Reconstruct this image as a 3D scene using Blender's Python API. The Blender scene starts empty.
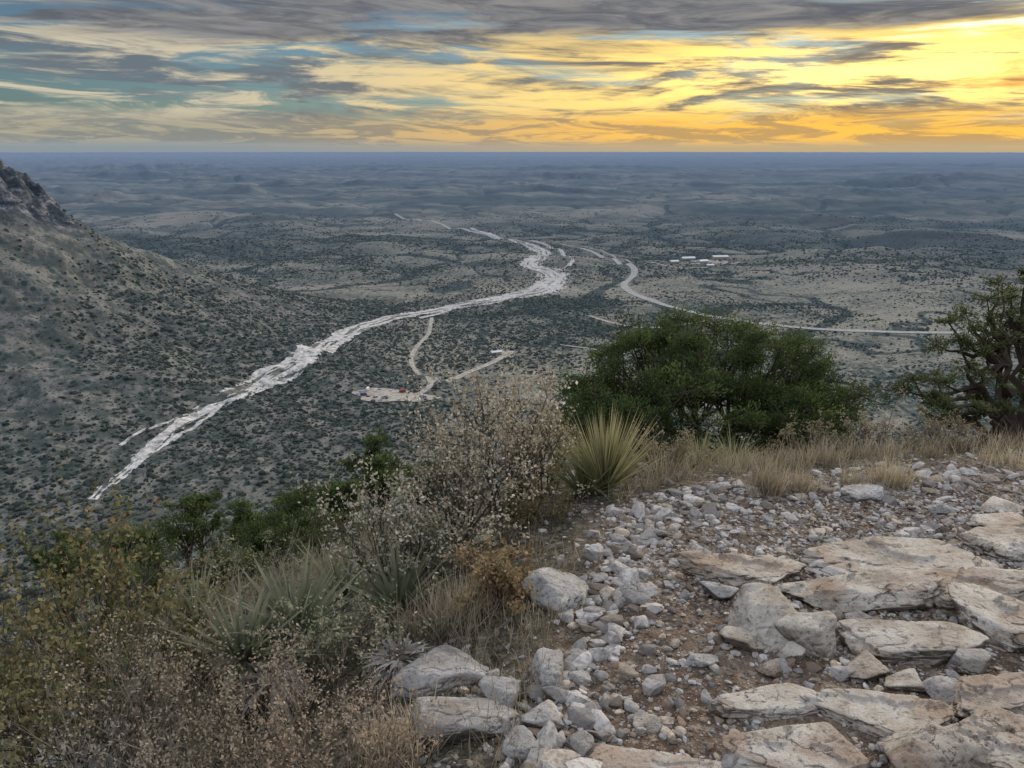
import bpy, bmesh, math, numpy as np
from mathutils import Vector
rng=np.random.default_rng(11)
scene=bpy.context.scene
# ------------------------------------------------------------------ noise
def _h(ix,iy,iz,seed):
    n=(ix*374761393+iy*668265263+iz*1103515245+seed*974634777)&0xffffffff
    n=((n^(n>>13))*1274126177)&0xffffffff
    n=((n^(n>>15))*1103515245)&0xffffffff
    return ((n^(n>>16))&0xffff)/32767.5-1.0
def vn2(x,y,seed=0):
    xf=np.floor(x);yf=np.floor(y);ix=xf.astype(np.int64);iy=yf.astype(np.int64)
    fx=x-xf;fy=y-yf;fx=fx*fx*(3-2*fx);fy=fy*fy*(3-2*fy)
    a=_h(ix,iy,0,seed);b=_h(ix+1,iy,0,seed);c=_h(ix,iy+1,0,seed);d=_h(ix+1,iy+1,0,seed)
    return (a*(1-fx)+b*fx)*(1-fy)+(c*(1-fx)+d*fx)*fy
def fbm2(x,y,o=4,seed=0,g=.5):
    s=0;a=1.0;t=0
    for i in range(o):
        s=s+a*vn2(x,y,seed+i*17);t+=a;a*=g
        x,y=(x*.8-y*.6)*2.03,(x*.6+y*.8)*2.03
    return s/t
def vn3(p,seed=0):
    f=np.floor(p);i=f.astype(np.int64);w=p-f;w=w*w*(3-2*w)
    r=0
    for dx in (0,1):
        for dy in (0,1):
            for dz in (0,1):
                ww=(w[:,0] if dx else 1-w[:,0])*(w[:,1] if dy else 1-w[:,1])*(w[:,2] if dz else 1-w[:,2])
                r=r+ww*_h(i[:,0]+dx,i[:,1]+dy,i[:,2]+dz,seed)
    return r
def fbm3(p,o=4,seed=0):
    s=0;a=1.;t=0
    for i in range(o):
        s=s+a*vn3(p,seed+i*13);t+=a;a*=.5;p=p*2.05+3.1
    return s/t
def sstep(x,a,b):
    t=np.clip((x-a)/(b-a),0,1);return t*t*(3-2*t)
# ------------------------------------------------------------------ polylines
def poly_dist(x,y,P):
    best=np.full(x.shape,1e18);fi=np.zeros(x.shape)
    for i in range(len(P)-1):
        ax,ay=P[i][0],P[i][1];bx,by=P[i+1][0],P[i+1][1]
        dx,dy=bx-ax,by-ay;L=dx*dx+dy*dy
        t=np.clip(((x-ax)*dx+(y-ay)*dy)/L,0,1)
        d=(x-ax-t*dx)**2+(y-ay-t*dy)**2
        m=d<best
        best=np.where(m,d,best);fi=np.where(m,i+t,fi)
    return np.sqrt(best),fi
EDGE=[(-.6,-60),(-.35,-3),(-.2,.8),(0.14,1.87),(.42,3.0),(.6,3.7),(1.1,4.15),(2.1,4.35),(3.5,4.7),(5.2,4.75),(9,4.2),(16,1),(40,-12),(60,-60)]
def inside(x,y,P):
    r=np.zeros(x.shape,bool);n=len(P)
    for i in range(n):
        x1,y1=P[i];x2,y2=P[(i+1)%n]
        if y1==y2: continue
        c=((y1>y)!=(y2>y))&(x<(x2-x1)*(y-y1)/(y2-y1)+x1)
        r^=c
    return r
def edge_sd(x,y):
    d,_=poly_dist(x,y,EDGE)
    return np.where(inside(x,y,EDGE),-d,d)
RIDGE=[(-1500,800,280),(-1000,960,120),(-800,1050,44),(-722,1095,6),(-690,1140,-36),(-677,1180,-84),(-655,1230,-122),(-622,1280,-152),(-575,1350,-190),(-520,1420,-226),(-465,1500,-262),(-400,1620,-303)]
RZ=np.array([p[2] for p in RIDGE],float)
HILLS=[(-1950,5900,70,150,110),(-4300,9500,80,900,350),(-5600,12500,90,1500,400),(-3000,8200,60,600,200),(2500,6000,65,500,180),(3800,7200,70,900,220),
 (900,4300,40,260,120),(-1200,3600,44,260,140),(5200,9000,75,1300,300),(500,9000,60,1100,250),(-260,2350,14,200,60),(1500,3500,38,420,90),(-900,2500,24,260,90),(1900,4600,50,500,110),(-2600,5200,55,420,120),(1100,2300,20,300,60),
 (1350,2700,26,260,50),(900,1900,12,220,45),(-2200,14000,60,1500,300),(8000,15000,70,2500,400),(1500,13000,50,1500,300),(-1500,7200,50,700,150),(300,6200,45,500,120)]
def drainage(x,y):
    wx=60*fbm2(x/300,y/300,2,91);wy=60*fbm2(x/300+9,y/300,2,92)
    a=fbm2((x+wx)/520+3,(y+wy)/520,3,28);b=fbm2((x+wx)/190+7,(y+wy)/190,3,29)
    return np.abs(a),np.abs(b)
def H(x,y,full=False):
    x=np.asarray(x,float);y=np.asarray(y,float)
    r=np.hypot(x,y)
    sd=edge_sd(x,y)
    zt=-1.6-.08*np.clip(y,-60,20)
    zt=zt+.035*fbm2(x*1.1,y*1.1,4,3)*sstep(r,0,1)+.012*fbm2(x*9,y*9,3,5)
    d=np.maximum(sd,0)
    drop=.62*(np.sqrt(d*d+1.2)-math.sqrt(1.2))
    mount=zt-drop+np.minimum(d*.05,2.8)*fbm2(x/8+7,y/8,5,9)+12*sstep(d,40,200)*fbm2(x/90,y/90,4,19)
    amp=sstep(r,700,1800)
    da,db=drainage(x,y)
    rug=1-np.abs(fbm2(x/900+3,y/520,5,27))*2.2
    dr_amp=sstep(r,1150,2600)
    fl=1-.6*sstep(r,9000,18000)
    zv=-300-.008*np.clip(y-600,0,4000)+2.5*fbm2(x/160,y/160,4,21)+amp*6*fbm2(x/420,y/260,5,23)+dr_amp*(52*np.minimum(da,.45)+20*np.minimum(db,.4)-10)+fl*60*sstep(r,2800,12000)*fbm2(x/2600,y/1100,6,25)+fl*44*sstep(r,2300,6500)*(rug*.5+.5*fbm2(x/600,y/300,4,26))
    for hx,hy,hh,sx,sy in HILLS:
        g=np.exp(-((x-hx)/sx)**2-((y-hy)/sy)**2)
        zv=zv+hh*g*(1+.5*fbm2(x/140,y/100,4,31))
    dr,fi=poly_dist(x,y,RIDGE)
    cz=np.interp(fi,np.arange(len(RZ)),RZ)
    R=np.maximum(cz-zv,0)
    fall=np.exp(-(dr/270.)**1.0)
    gul=fbm2(x/150,y/150,4,33)
    ridge=R*fall*(1+.26*gul*sstep(dr,20,160))
    crag=sstep(cz,-118,-72)*np.exp(-(dr/88)**4)
    ridge=ridge+crag*(26*np.abs(fbm2(x/38,y/38,5,37))-7+7*fbm2(x/9,y/9,3,38))
    ridge=ridge+sstep(R*fall,5,60)*(6*fbm2(x/45,y/45,4,39)+2*fbm2(x/14,y/14,3,40))
    zv=zv+ridge
    k=9.0
    mx=np.maximum(mount,zv);mn=np.minimum(mount,zv)
    z=mx+k*np.log1p(np.exp(np.maximum(mn-mx,-60)/k))*np.where(d>60,1,0)
    if full:
        return z,sd,crag,R*fall
    return z
# ------------------------------------------------------------------ camera
PITCH=math.radians(16.9);F=773.0
CP,SP=math.cos(PITCH),math.sin(PITCH)
cam=bpy.data.cameras.new("camera");camo=bpy.data.objects.new("camera",cam);scene.collection.objects.link(camo)
cam.sensor_width=36;cam.lens=36*F/1024;cam.clip_start=.05;cam.clip_end=300000
camo.location=(0,0,0);camo.rotation_euler=(math.pi/2-PITCH,0,0)
scene.camera=camo
def ray(px,py):
    yv=(384-py)/F
    return np.array([(px-512)/F,CP+SP*yv,-SP+CP*yv])
TS=np.concatenate([np.linspace(1,20,1500),np.geomspace(20.05,60000,5000)])
def survey(px,py,tmin=0):
    """point on the terrain along a bearing / depression seen from the trail"""
    d=ray(px,py);t=TS[TS>=tmin]
    P=d[None,:]*t[:,None]
    below=P[:,2]<H(P[:,0],P[:,1])
    i=int(np.argmax(below)) if below.any() else len(t)-1
    return P[i]
# ------------------------------------------------------------------ mesh helper
def make_mesh(name,V,Fq=None,Ft=None,col=None,mat=None,smooth=False,attrs=None,parent=None):
    V=np.asarray(V,np.float32)
    me=bpy.data.meshes.new(name)
    me.vertices.add(len(V));me.vertices.foreach_set("co",V.ravel())
    nq=0 if Fq is None else len(Fq);nt=0 if Ft is None else len(Ft)
    loops=[];starts=[]
    if nq: loops.append(np.asarray(Fq,np.int32).ravel());starts.append(np.arange(nq)*4)
    if nt: loops.append(np.asarray(Ft,np.int32).ravel());starts.append(nq*4+np.arange(nt)*3)
    loops=np.concatenate(loops);starts=np.concatenate(starts).astype(np.int32)
    me.loops.add(len(loops));me.loops.foreach_set("vertex_index",loops)
    me.polygons.add(nq+nt);me.polygons.foreach_set("loop_start",starts)
    me.polygons.foreach_set("use_smooth",np.full(nq+nt,bool(smooth)))
    me.update(calc_edges=True)
    if col is not None:
        a=me.attributes.new("Col",'FLOAT_COLOR','POINT')
        c=np.ones((len(V),4),np.float32);c[:,:3]=col
        a.data.foreach_set("color",c.ravel())
    if attrs:
        for k,v in attrs.items():
            a=me.attributes.new(k,'FLOAT','POINT');a.data.foreach_set("value",np.asarray(v,np.float32))
    if mat: me.materials.append(mat)
    ob=bpy.data.objects.new(name,me);scene.collection.objects.link(ob)
    if parent: ob.parent=parent
    return ob
# ------------------------------------------------------------------ node helper
class N:
    def __init__(s,tree): s.t=tree;s.t.nodes.clear()
    def n(s,ty,**k):
        x=s.t.nodes.new(ty)
        for a,b in k.items(): setattr(x,a,b)
        return x
    def l(s,a,b): s.t.links.new(a,b)
    def put(s,sock,v):
        if isinstance(v,bpy.types.NodeSocket): s.l(v,sock)
        elif v is not None:
            if sock.type=='RGBA' and len(v)==3: v=(*v,1)
            sock.default_value=v
    def m(s,op,a,b=None,c=None,clamp=False):
        x=s.n('ShaderNodeMath',operation=op,use_clamp=clamp);s.put(x.inputs[0],a)
        if b is not None: s.put(x.inputs[1],b)
        if c is not None: s.put(x.inputs[2],c)
        return x.outputs[0]
    def mix(s,f,a,b,blend='MIX'):
        x=s.n('ShaderNodeMix',data_type='RGBA',blend_type=blend);s.put(x.inputs[0],f);s.put(x.inputs[6],a);s.put(x.inputs[7],b);return x.outputs[2]
    def ss(s,x,a,b,lo=0.,hi=1.):
        r=s.n('ShaderNodeMapRange',interpolation_type='SMOOTHSTEP');s.put(r.inputs[0],x)
        r.inputs[1].default_value=a;r.inputs[2].default_value=b;r.inputs[3].default_value=lo;r.inputs[4].default_value=hi
        return r.outputs[0]
    def noise(s,v,scale,detail=4,rough=.5,dist=0.):
        x=s.n('ShaderNodeTexNoise');s.put(x.inputs['Vector'],v);x.inputs['Scale'].default_value=scale
        x.inputs['Detail'].default_value=detail;x.inputs['Roughness'].default_value=rough;x.inputs['Distortion'].default_value=dist
        return x.outputs[0]
    def vor(s,v,scale,out='Distance',feature='F1',rand=1.):
        x=s.n('ShaderNodeTexVoronoi',feature=feature);s.put(x.inputs['Vector'],v);x.inputs['Scale'].default_value=scale
        x.inputs['Randomness'].default_value=rand
        return x.outputs[out]
    def ramp(s,f,stops):
        x=s.n('ShaderNodeValToRGB');s.put(x.inputs[0],f);e=x.color_ramp.elements
        while len(e)<len(stops): e.new(.5)
        for i,(p,c) in enumerate(stops):
            e[i].position=p;e[i].color=(*c,1) if len(c)==3 else c
        return x.outputs[0]
    def vec(s,x,y,z):
        c=s.n('ShaderNodeCombineXYZ');s.put(c.inputs[0],x);s.put(c.inputs[1],y);s.put(c.inputs[2],z);return c.outputs[0]
    def sep(s,v):
        c=s.n('ShaderNodeSeparateXYZ');s.put(c.inputs[0],v);return c.outputs
def new_mat(name):
    m=bpy.data.materials.new(name);m.use_nodes=True
    return m,N(m.node_tree)
def bsdf(t,color,rough=.9,bump=None,bstr=.3,bdist=.02,spec=.15):
    p=t.n('ShaderNodeBsdfPrincipled');t.put(p.inputs['Base Color'],color);t.put(p.inputs['Roughness'],rough)
    p.inputs['Specular IOR Level'].default_value=spec
    if bump is not None:
        b=t.n('ShaderNodeBump');b.inputs['Strength'].default_value=bstr;b.inputs['Distance'].default_value=bdist
        t.l(bump,b.inputs['Height']);t.l(b.outputs[0],p.inputs['Normal'])
    return p.outputs[0]
def diff(t,color):
    p=t.n('ShaderNodeBsdfDiffuse');t.put(p.inputs[0],color);return p.outputs[0]
def out(t,s):
    o=t.n('ShaderNodeOutputMaterial');t.l(s,o.inputs[0])
def finish(t,color,rough=.9,bump=None,bstr=.3,bdist=.02,spec=.15,trans=0.):
    if trans>0:
        tr=t.n('ShaderNodeBsdfTranslucent');t.put(tr.inputs[0],color)
        mx=t.n('ShaderNodeMixShader');mx.inputs[0].default_value=trans
        t.l(diff(t,color),mx.inputs[1]);t.l(tr.outputs[0],mx.inputs[2]);out(t,mx.outputs[0])
    else: out(t,bsdf(t,color,rough,bump,bstr,bdist,spec))
def haze_tint(t,color,pos,k=1.0):  # distance haze mixed into the surface colour by range from the origin
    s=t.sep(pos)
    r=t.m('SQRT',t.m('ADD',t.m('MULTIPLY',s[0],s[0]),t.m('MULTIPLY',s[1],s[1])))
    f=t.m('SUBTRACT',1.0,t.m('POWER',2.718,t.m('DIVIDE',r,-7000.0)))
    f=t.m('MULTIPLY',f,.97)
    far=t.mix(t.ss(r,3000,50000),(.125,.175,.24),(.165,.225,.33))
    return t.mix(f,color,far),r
def attr(t,nm,col=False):
    a=t.n('ShaderNodeAttribute',attribute_name=nm);return a.outputs['Color'] if col else a.outputs['Fac']
# ground -----------------------------------------------------------
gm,t=new_mat("ground")
pos=t.n('ShaderNodeNewGeometry').outputs['Position']
s=t.sep(pos)
p2=t.vec(s[0],s[1],0.)
n1=t.noise(p2,1/600,8,.68,.3);n2=t.noise(p2,1/110,6,.65,.4)
pa=t.vec(t.m('MULTIPLY',s[0],.45),s[1],0.);n3=t.noise(pa,1/900,8,.70,.8)
ns=t.noise(p2,1/13,4,.7)
base=t.mix(t.ss(n2,.40,.58),(.088,.098,.076),(.215,.20,.158))
base=t.mix(t.m('MULTIPLY',t.ss(n1,.49,.58),.65),base,(.28,.26,.205))
base=t.mix(t.m('MULTIPLY',t.ss(n1,.47,.38),.7),base,(.052,.070,.056))
base=t.mix(t.m('MULTIPLY',t.ss(ns,.48,.62),.6),base,(.36,.33,.275))
rel_shade=attr(t,'relief_shade')  # slope shading painted into the colour as dark and tan tints
base=t.mix(t.m('MULTIPLY',t.ss(rel_shade,.5,.2),.6),base,(.037,.052,.044))
base=t.mix(t.m('MULTIPLY',t.ss(rel_shade,.62,.9),.45),base,(.28,.26,.21))
vd=t.vor(p2,1/11);veg=t.m('MULTIPLY',t.ss(vd,.42,.22),t.ss(n2,.60,.45))
base=t.mix(veg,base,(.026,.041,.028))
vd2=t.vor(p2,1/4.);base=t.mix(t.m('MULTIPLY',t.ss(vd2,.38,.2),.8),base,(.040,.054,.038))
bank=attr(t,'bank');base=t.mix(t.m('MULTIPLY',bank,t.ss(ns,.46,.6)),base,(.36,.34,.30))
hill=attr(t,'hill');hc=t.mix(t.ss(t.noise(p2,1/30,6,.74),.42,.62),(.066,.075,.064),(.21,.20,.175))
hc=t.mix(veg,hc,(.026,.041,.032));hc=t.mix(t.m('MULTIPLY',t.ss(vd2,.40,.2),.8),hc,(.035,.046,.038))
base=t.mix(hill,base,hc)
cl=attr(t,'cliff')
crk=t.noise(t.vec(s[0],s[1],t.m('MULTIPLY',s[2],1.6)),1/18,6,.78)
base=t.mix(t.m('MULTIPLY',cl,1.,clamp=True),base,t.ramp(crk,[(.42,(.012,.015,.020)),(.52,(.055,.06,.068)),(.62,(.20,.205,.21))]))
rr_=t.m('SQRT',t.m('ADD',t.m('MULTIPLY',s[0],s[0]),t.m('MULTIPLY',s[1],s[1])))
farz=t.ss(rr_,1700,3800)
fcol=t.mix(t.ss(n3,.42,.58),(.034,.048,.044),(.23,.215,.175))
fcol=t.mix(t.m('MULTIPLY',t.ss(n1,.56,.44),.65),fcol,(.032,.048,.046))
fcol=t.mix(t.ss(rel_shade,.5,.2),fcol,(.022,.032,.034));fcol=t.mix(t.m('MULTIPLY',t.ss(rel_shade,.6,.95),.6),fcol,(.27,.25,.21))
base=t.mix(t.m('MULTIPLY',farz,.85),base,fcol)
dn=attr(t,'drain');base=t.mix(t.m('MULTIPLY',t.ss(t.m('ADD',dn,t.m('MULTIPLY',t.m('SUBTRACT',ns,.5),.9)),.3,.6),.8),base,(.024,.038,.032))
far,r=haze_tint(t,base,pos)
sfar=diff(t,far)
a1=t.noise(pos,3.5,6,.65);a2=t.noise(pos,28,4,.7)
soil=t.ramp(a1,[(.3,(.055,.038,.028)),(.5,(.125,.088,.064)),(.7,(.22,.17,.125))])
soil=t.mix(t.ss(a2,.50,.66),soil,(.27,.23,.185))
vc=t.n('ShaderNodeTexVoronoi');t.put(vc.inputs['Vector'],pos);vc.inputs['Scale'].default_value=75
stone=t.mix(t.sep(vc.outputs['Color'])[0],(.13,.11,.095),(.38,.36,.335))
soil=t.mix(t.m('MULTIPLY',t.ss(vc.outputs['Distance'],.40,.30),t.ss(t.sep(vc.outputs['Color'])[1],.40,.45)),soil,stone)
litter=t.ramp(t.noise(pos,22,5,.75),[(.35,(.03,.028,.022)),(.5,(.10,.09,.065)),(.65,(.25,.225,.175))])
near=t.mix(attr(t,'trail'),litter,soil)
slope=t.mix(t.ss(t.noise(pos,.9,5,.7),.42,.58),(.05,.055,.035),(.19,.17,.12))
near=t.mix(t.ss(r,7,16),near,slope)
hgt=t.m('ADD',t.m('MULTIPLY',t.noise(pos,18,5,.7),.8),t.m('MULTIPLY',t.ss(vc.outputs['Distance'],.5,.1),.35))
snear=bsdf(t,near,.95,hgt,.9,.03,.05)
mx=t.n('ShaderNodeMixShader');t.l(t.ss(r,150,450),mx.inputs[0]);t.l(snear,mx.inputs[1]);t.l(sfar,mx.inputs[2]);out(t,mx.outputs[0])
# rock ---------------------------------------------------------------
def rock_mat(name,a,b,c,stain,sa):
    m,t=new_mat(name)
    g=t.n('ShaderNodeNewGeometry');pos=g.outputs['Position']
    f=t.noise(pos,5.,8,.70,.2)
    col=t.ramp(f,[(.32,a),(.46,b),(.60,c)])
    col=t.mix(t.m('MULTIPLY',t.ss(t.noise(pos,3.2,6,.65,.3),.49,.62),sa),col,stain)
    col=t.mix(t.m('MULTIPLY',t.ss(t.noise(pos,48,4,.7),.53,.66),.6),col,tuple(x*.42 for x in a))
    cr=t.vor(t.vec(t.m('ADD',t.sep(pos)[0],t.m('MULTIPLY',f,.7)),t.m('ADD',t.sep(pos)[1],t.m('MULTIPLY',f,-.6)),t.sep(pos)[2]),3.2,'Distance','DISTANCE_TO_EDGE')
    crm=t.m('MULTIPLY',t.ss(cr,.012,.0),t.ss(t.noise(pos,2.3,3),.53,.60))
    col=t.mix(t.m('MULTIPLY',crm,.7),col,(.06,.045,.035))
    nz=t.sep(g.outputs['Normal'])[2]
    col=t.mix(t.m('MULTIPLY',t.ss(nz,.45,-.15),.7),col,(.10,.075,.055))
    hg=t.m('ADD',t.noise(pos,10,8,.74),t.m('MULTIPLY',crm,-.3))
    out(t,bsdf(t,col,.85,hg,1.,.045,.2))
    return m
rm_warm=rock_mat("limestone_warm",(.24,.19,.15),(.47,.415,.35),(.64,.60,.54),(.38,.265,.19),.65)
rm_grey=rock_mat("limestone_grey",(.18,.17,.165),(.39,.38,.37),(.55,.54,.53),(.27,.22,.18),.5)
gv,t=new_mat("gravel")
c=attr(t,'Col',True);pos=t.n('ShaderNodeNewGeometry').outputs['Position']
c=t.mix(t.m('MULTIPLY',t.ss(t.noise(pos,55,3,.7),.43,.62),.5),c,(.12,.10,.085))
out(t,diff(t,c))
pm,t=new_mat("foliage");c=attr(t,'Col',True);finish(t,c,.75,None,trans=.28,spec=.15)
vm,t=new_mat("valley_foliage");pos=t.n('ShaderNodeNewGeometry').outputs['Position'];c=attr(t,'Col',True);cc,_=haze_tint(t,c,pos);out(t,diff(t,cc))
wm,t=new_mat("riverbed_gravel");pos=t.n('ShaderNodeNewGeometry').outputs['Position']
f=t.noise(pos,1/8,7,.78)
c=t.ramp(f,[(.38,(.17,.165,.15)),(.47,(.42,.41,.395)),(.60,(.66,.66,.65))]);c,_=haze_tint(t,c,pos);out(t,diff(t,c))
def road_mat(name,a,b):
    m,t=new_mat(name);pos=t.n('ShaderNodeNewGeometry').outputs['Position']
    c=t.mix(t.ss(t.noise(pos,1/7,5,.7),.35,.65),a,b);c,_=haze_tint(t,c,pos);out(t,diff(t,c));return m
dm=road_mat("dirt_road",(.25,.23,.195),(.45,.42,.37))
hm=road_mat("highway_asphalt",(.28,.28,.275),(.44,.43,.41))
# ------------------------------------------------------------------ survey of the valley
WP=[(93,500,8),(105,488,10),(125,472,10),(150,450,13),(185,420,15),(205,408,17),(235,393,22),(265,379,29),(300,360,34),(330,343,32),(365,326,33),(415,314,31),(465,304,31),(512,296,39),(545,288,64),(553,275,58),(530,265,50),(545,254,42),(520,243,34),(490,234,20),(470,228,12)]
WASH=[];WW=[]
for a,b,w in WP:
    P=survey(a,b,250);WASH.append((P[0],P[1]));WW.append(w)
def smooth_path(P,W=None,step=4.):
    P=np.array(P,float);n=len(P)
    out=[];ws=[]
    for i in range(n-1):
        p0=P[max(i-1,0)];p1=P[i];p2=P[i+1];p3=P[min(i+2,n-1)]
        L=np.linalg.norm(p2-p1);k=max(int(L/step),1)
        for j in range(k):
            u=j/k
            out.append(.5*((2*p1)+(-p0+p2)*u+(2*p0-5*p1+4*p2-p3)*u*u+(-p0+3*p1-3*p2+p3)*u**3))
            if W is not None: ws.append(W[i]*(1-u)+W[i+1]*u)
    out.append(P[-1])
    if W is not None: ws.append(W[-1])
    return np.array(out),(np.array(ws) if W is not None else None)
WPs,WWs=smooth_path(WASH,WW,60.)
ROADS={}
def road_pts(pix): return [tuple(survey(a,b,250)[:2]) for a,b in pix]
ROADS['highway']=(road_pts([(395,214),(440,224),(490,236),(545,245),(600,256),(628,264),(634,274),(624,286),(640,297),(675,308),(715,317),(780,326),(850,331),(930,333),(1010,334)]),17,hm)
ROADS['park_road']=(road_pts([(432,318),(428,335),(414,352),(412,366),(428,378),(432,384),(424,392),(410,397)]),7,dm)
ROADS['park_road.001']=(road_pts([(430,383),(455,378),(475,370),(490,364),(512,352)]),10,dm)
ROADS['access_road']=(road_pts([(590,316),(620,325),(660,328),(700,322),(718,318)]),9,dm)
ROADS['access_road.001']=(road_pts([(560,244),(600,250),(650,262),(700,268),(740,262)]),8,dm)
ROADS['dirt_track']=(road_pts([(560,345),(610,352),(660,362),(720,372)]),5,dm)
SIDES=[(road_pts([(262,384),(240,398),(222,404),(200,422),(172,440),(150,458)]),6),(road_pts([(200,412),(170,422),(140,432),(120,446)]),4),(road_pts([(345,338),(330,352),(300,372),(270,384)]),11),
 (road_pts([(552,282),(500,302),(450,310),(420,318)]),11),(road_pts([(556,272),(572,262),(560,250),(530,244)]),14)]
# ------------------------------------------------------------------ ground sheet
def geo(a,b,k): return np.geomspace(a,b,int(math.log(b/a)/math.log(k)))[:-1]
RR=np.concatenate([[.02,.1,.2],geo(.3,9,1.0115),geo(9,450,1.03),geo(450,3500,1.005),geo(3500,20000,1.009),geo(20000,95000,1.02),[95000]])
TH=np.radians(np.concatenate([np.linspace(-180,-43,50)[:-1],np.linspace(-43,43,720),np.linspace(43,180,50)[1:]]))
nr,nt=len(RR),len(TH)
R2,T2=np.meshgrid(RR,TH,indexing='ij')
X=(R2*np.sin(T2)).ravel();Y=(R2*np.cos(T2)).ravel();RF=R2.ravel()
Z,SD,CR,HL=H(X,Y,True)
WD,WI=poly_dist(X,Y,list(map(tuple,WPs)))
wloc=np.interp(WI,np.arange(len(WWs)),WWs)
bank=np.clip(1-(WD-wloc*.4)/(wloc*.8+10),0,1)*.8
relief_shade=.5+.5*fbm2(X/700+3,Y/300,6,47,.62)*1.7  # noise tint painting shaded and bright slopes; shrub density follows it
relief_shade=relief_shade*(sstep(RF,700,1500))+.55*(1-sstep(RF,700,1500))
DA,DB=drainage(X,Y)
drain=(np.exp(-(DA/.045)**2)+.7*np.exp(-(DB/.06)**2))*sstep(RF,600,1200)*(1-sstep(RF,9000,20000))*(1-sstep(HL,4,20))*(1-.7*np.exp(-(WD/60)**2))
idx=np.arange(nr*nt).reshape(nr,nt)
Fq=np.stack([idx[:-1,:-1],idx[:-1,1:],idx[1:,1:],idx[1:,:-1]],-1).reshape(-1,4)[:,::-1]
make_mesh("ground",np.stack([X,Y,Z],1),Fq,None,None,gm,True,{'trail':sstep(-SD,-.35,.05),'cliff':np.clip(CR*1.8,0,1),'hill':sstep(HL,4,30),'bank':bank,'relief_shade':relief_shade,'drain':np.clip(drain,0,1)})
ZG=Z.reshape(nr,nt)
lr=np.log(RR)
def ground_z(x,y):
    x=np.asarray(x,float);y=np.asarray(y,float)
    r=np.log(np.maximum(np.hypot(x,y),.03));th=np.arctan2(x,y)
    i=np.clip(np.interp(r,lr,np.arange(nr)),0,nr-1.001);j=np.clip(np.interp(th,TH,np.arange(nt)),0,nt-1.001)
    i0=i.astype(int);j0=j.astype(int);
    rr=np.hypot(x,y);fi=np.clip((rr-RR[i0])/(RR[i0+1]-RR[i0]),0,1);fj=j-j0
    return (ZG[i0,j0]*(1-fi)+ZG[i0+1,j0]*fi)*(1-fj)+(ZG[i0,j0+1]*(1-fi)+ZG[i0+1,j0+1]*fi)*fj
# ------------------------------------------------------------------ ribbons
def ribbon(name,path,width,mat,lift,step=4.,na=4,holes=None,wn=.0):
    C,W=smooth_path(path,width if hasattr(width,'__len__') else [width]*len(path),step)
    for _ in range(6): C[1:-1]=.25*C[:-2]+.5*C[1:-1]+.25*C[2:]
    T=np.gradient(C,axis=0);T/=np.linalg.norm(T,axis=1)[:,None]
    Nn=np.stack([-T[:,1],T[:,0]],1)
    sarc=np.concatenate([[0],np.cumsum(np.linalg.norm(np.diff(C,axis=0),axis=1))])
    u=np.linspace(-.5,.5,na+1)
    wl=W*(1+wn*fbm2(sarc/90,sarc*0+3,4,51));wr=W*(1+wn*fbm2(sarc/90,sarc*0+33,4,52))
    off=np.where(u[None,:]<0,wl[:,None],wr[:,None])*u[None,:]
    XY=C[:,None,:]+Nn[:,None,:]*off[:,:,None]
    x=XY[...,0].ravel();y=XY[...,1].ravel();z=ground_z(x,y)+lift
    n=len(C);id2=np.arange(n*(na+1)).reshape(n,na+1)
    Fq=np.stack([id2[:-1,:-1],id2[1:,:-1],id2[1:,1:],id2[:-1,1:]],-1)
    if holes is not None:
        S=np.repeat(sarc[:,None],na+1,1);U=np.repeat(u[None,:],n,0)
        k=holes(S,off,U,XY)[:-1,:-1];Fq=Fq[k]
    else: Fq=Fq.reshape(-1,4)
    return make_mesh(name,np.stack([x,y,z],1),Fq,None,None,mat,True)
def wash_keep(S,O,U,XY):
    isl=fbm2(S/60+O/30,O/6,5,61)
    edge=np.abs(U)*2+.36*fbm2(S/30,O/9,4,62)+.34*fbm2(XY[...,0]/6,XY[...,1]/6,3,63)
    return (isl<.24+.16*fbm2(XY[...,0]/6,XY[...,1]/6,2,64))&(edge<.84)
ribbon("dry_riverbed",WASH,[w*1.35 for w in WW],wm,.5,1.8,50,wash_keep,.25)
for pth,w in SIDES: ribbon("dry_riverbed",pth,w*1.2,wm,.42,1.8,14,wash_keep,.5)
for k,(pth,w,m) in ROADS.items(): ribbon(k,pth,w,m,.8 if 'high' in k else .6,6.,3,None,.2)
# campground car park -----------------------------------------------
pk=survey(394,396,250)
def lot(name,c,a,b,rot,lift=.9):
    rr=np.linspace(0,1,9);tt=np.linspace(0,2*math.pi,49)[:-1]
    Rg,Tg=np.meshgrid(rr,tt,indexing='ij')
    k=1+.12*np.sin(Tg*3+1)+.07*np.sin(Tg*5)
    x0=Rg*np.cos(Tg)*a*k;y0=Rg*np.sin(Tg)*b*k
    x=c[0]+x0*math.cos(rot)-y0*math.sin(rot);y=c[1]+x0*math.sin(rot)+y0*math.cos(rot)
    z=ground_z(x,y)+lift
    n=48;Fq=[]
    for i in range(8):
        for j in range(n): Fq.append((i*n+j,(i+1)*n+j,(i+1)*n+(j+1)%n,i*n+(j+1)%n))
    return make_mesh(name,np.stack([x.ravel(),y.ravel(),z.ravel()],1),Fq,None,None,dm,True)
lot("parking_lot",pk,48,24,.15);lot("parking_lot",survey(702,263,250),80,55,.3)
lot("parking_lot",survey(505,353,250),14,16,.3)
def flat_mat(name,c,rough=.5,spec=.4):
    m,t=new_mat(name);pos=t.n('ShaderNodeNewGeometry').outputs['Position'];cc=t.mix(t.m('MULTIPLY',t.noise(pos,2.,3),.3),c,tuple(v*.7 for v in c));finish(t,cc,rough,None,spec=spec);return m
white=flat_mat("white_paint",(.78,.78,.78));dark=flat_mat("dark_glass",(.03,.035,.04),.15);tyre=flat_mat("tyre",(.02,.02,.02),.9)
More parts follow.
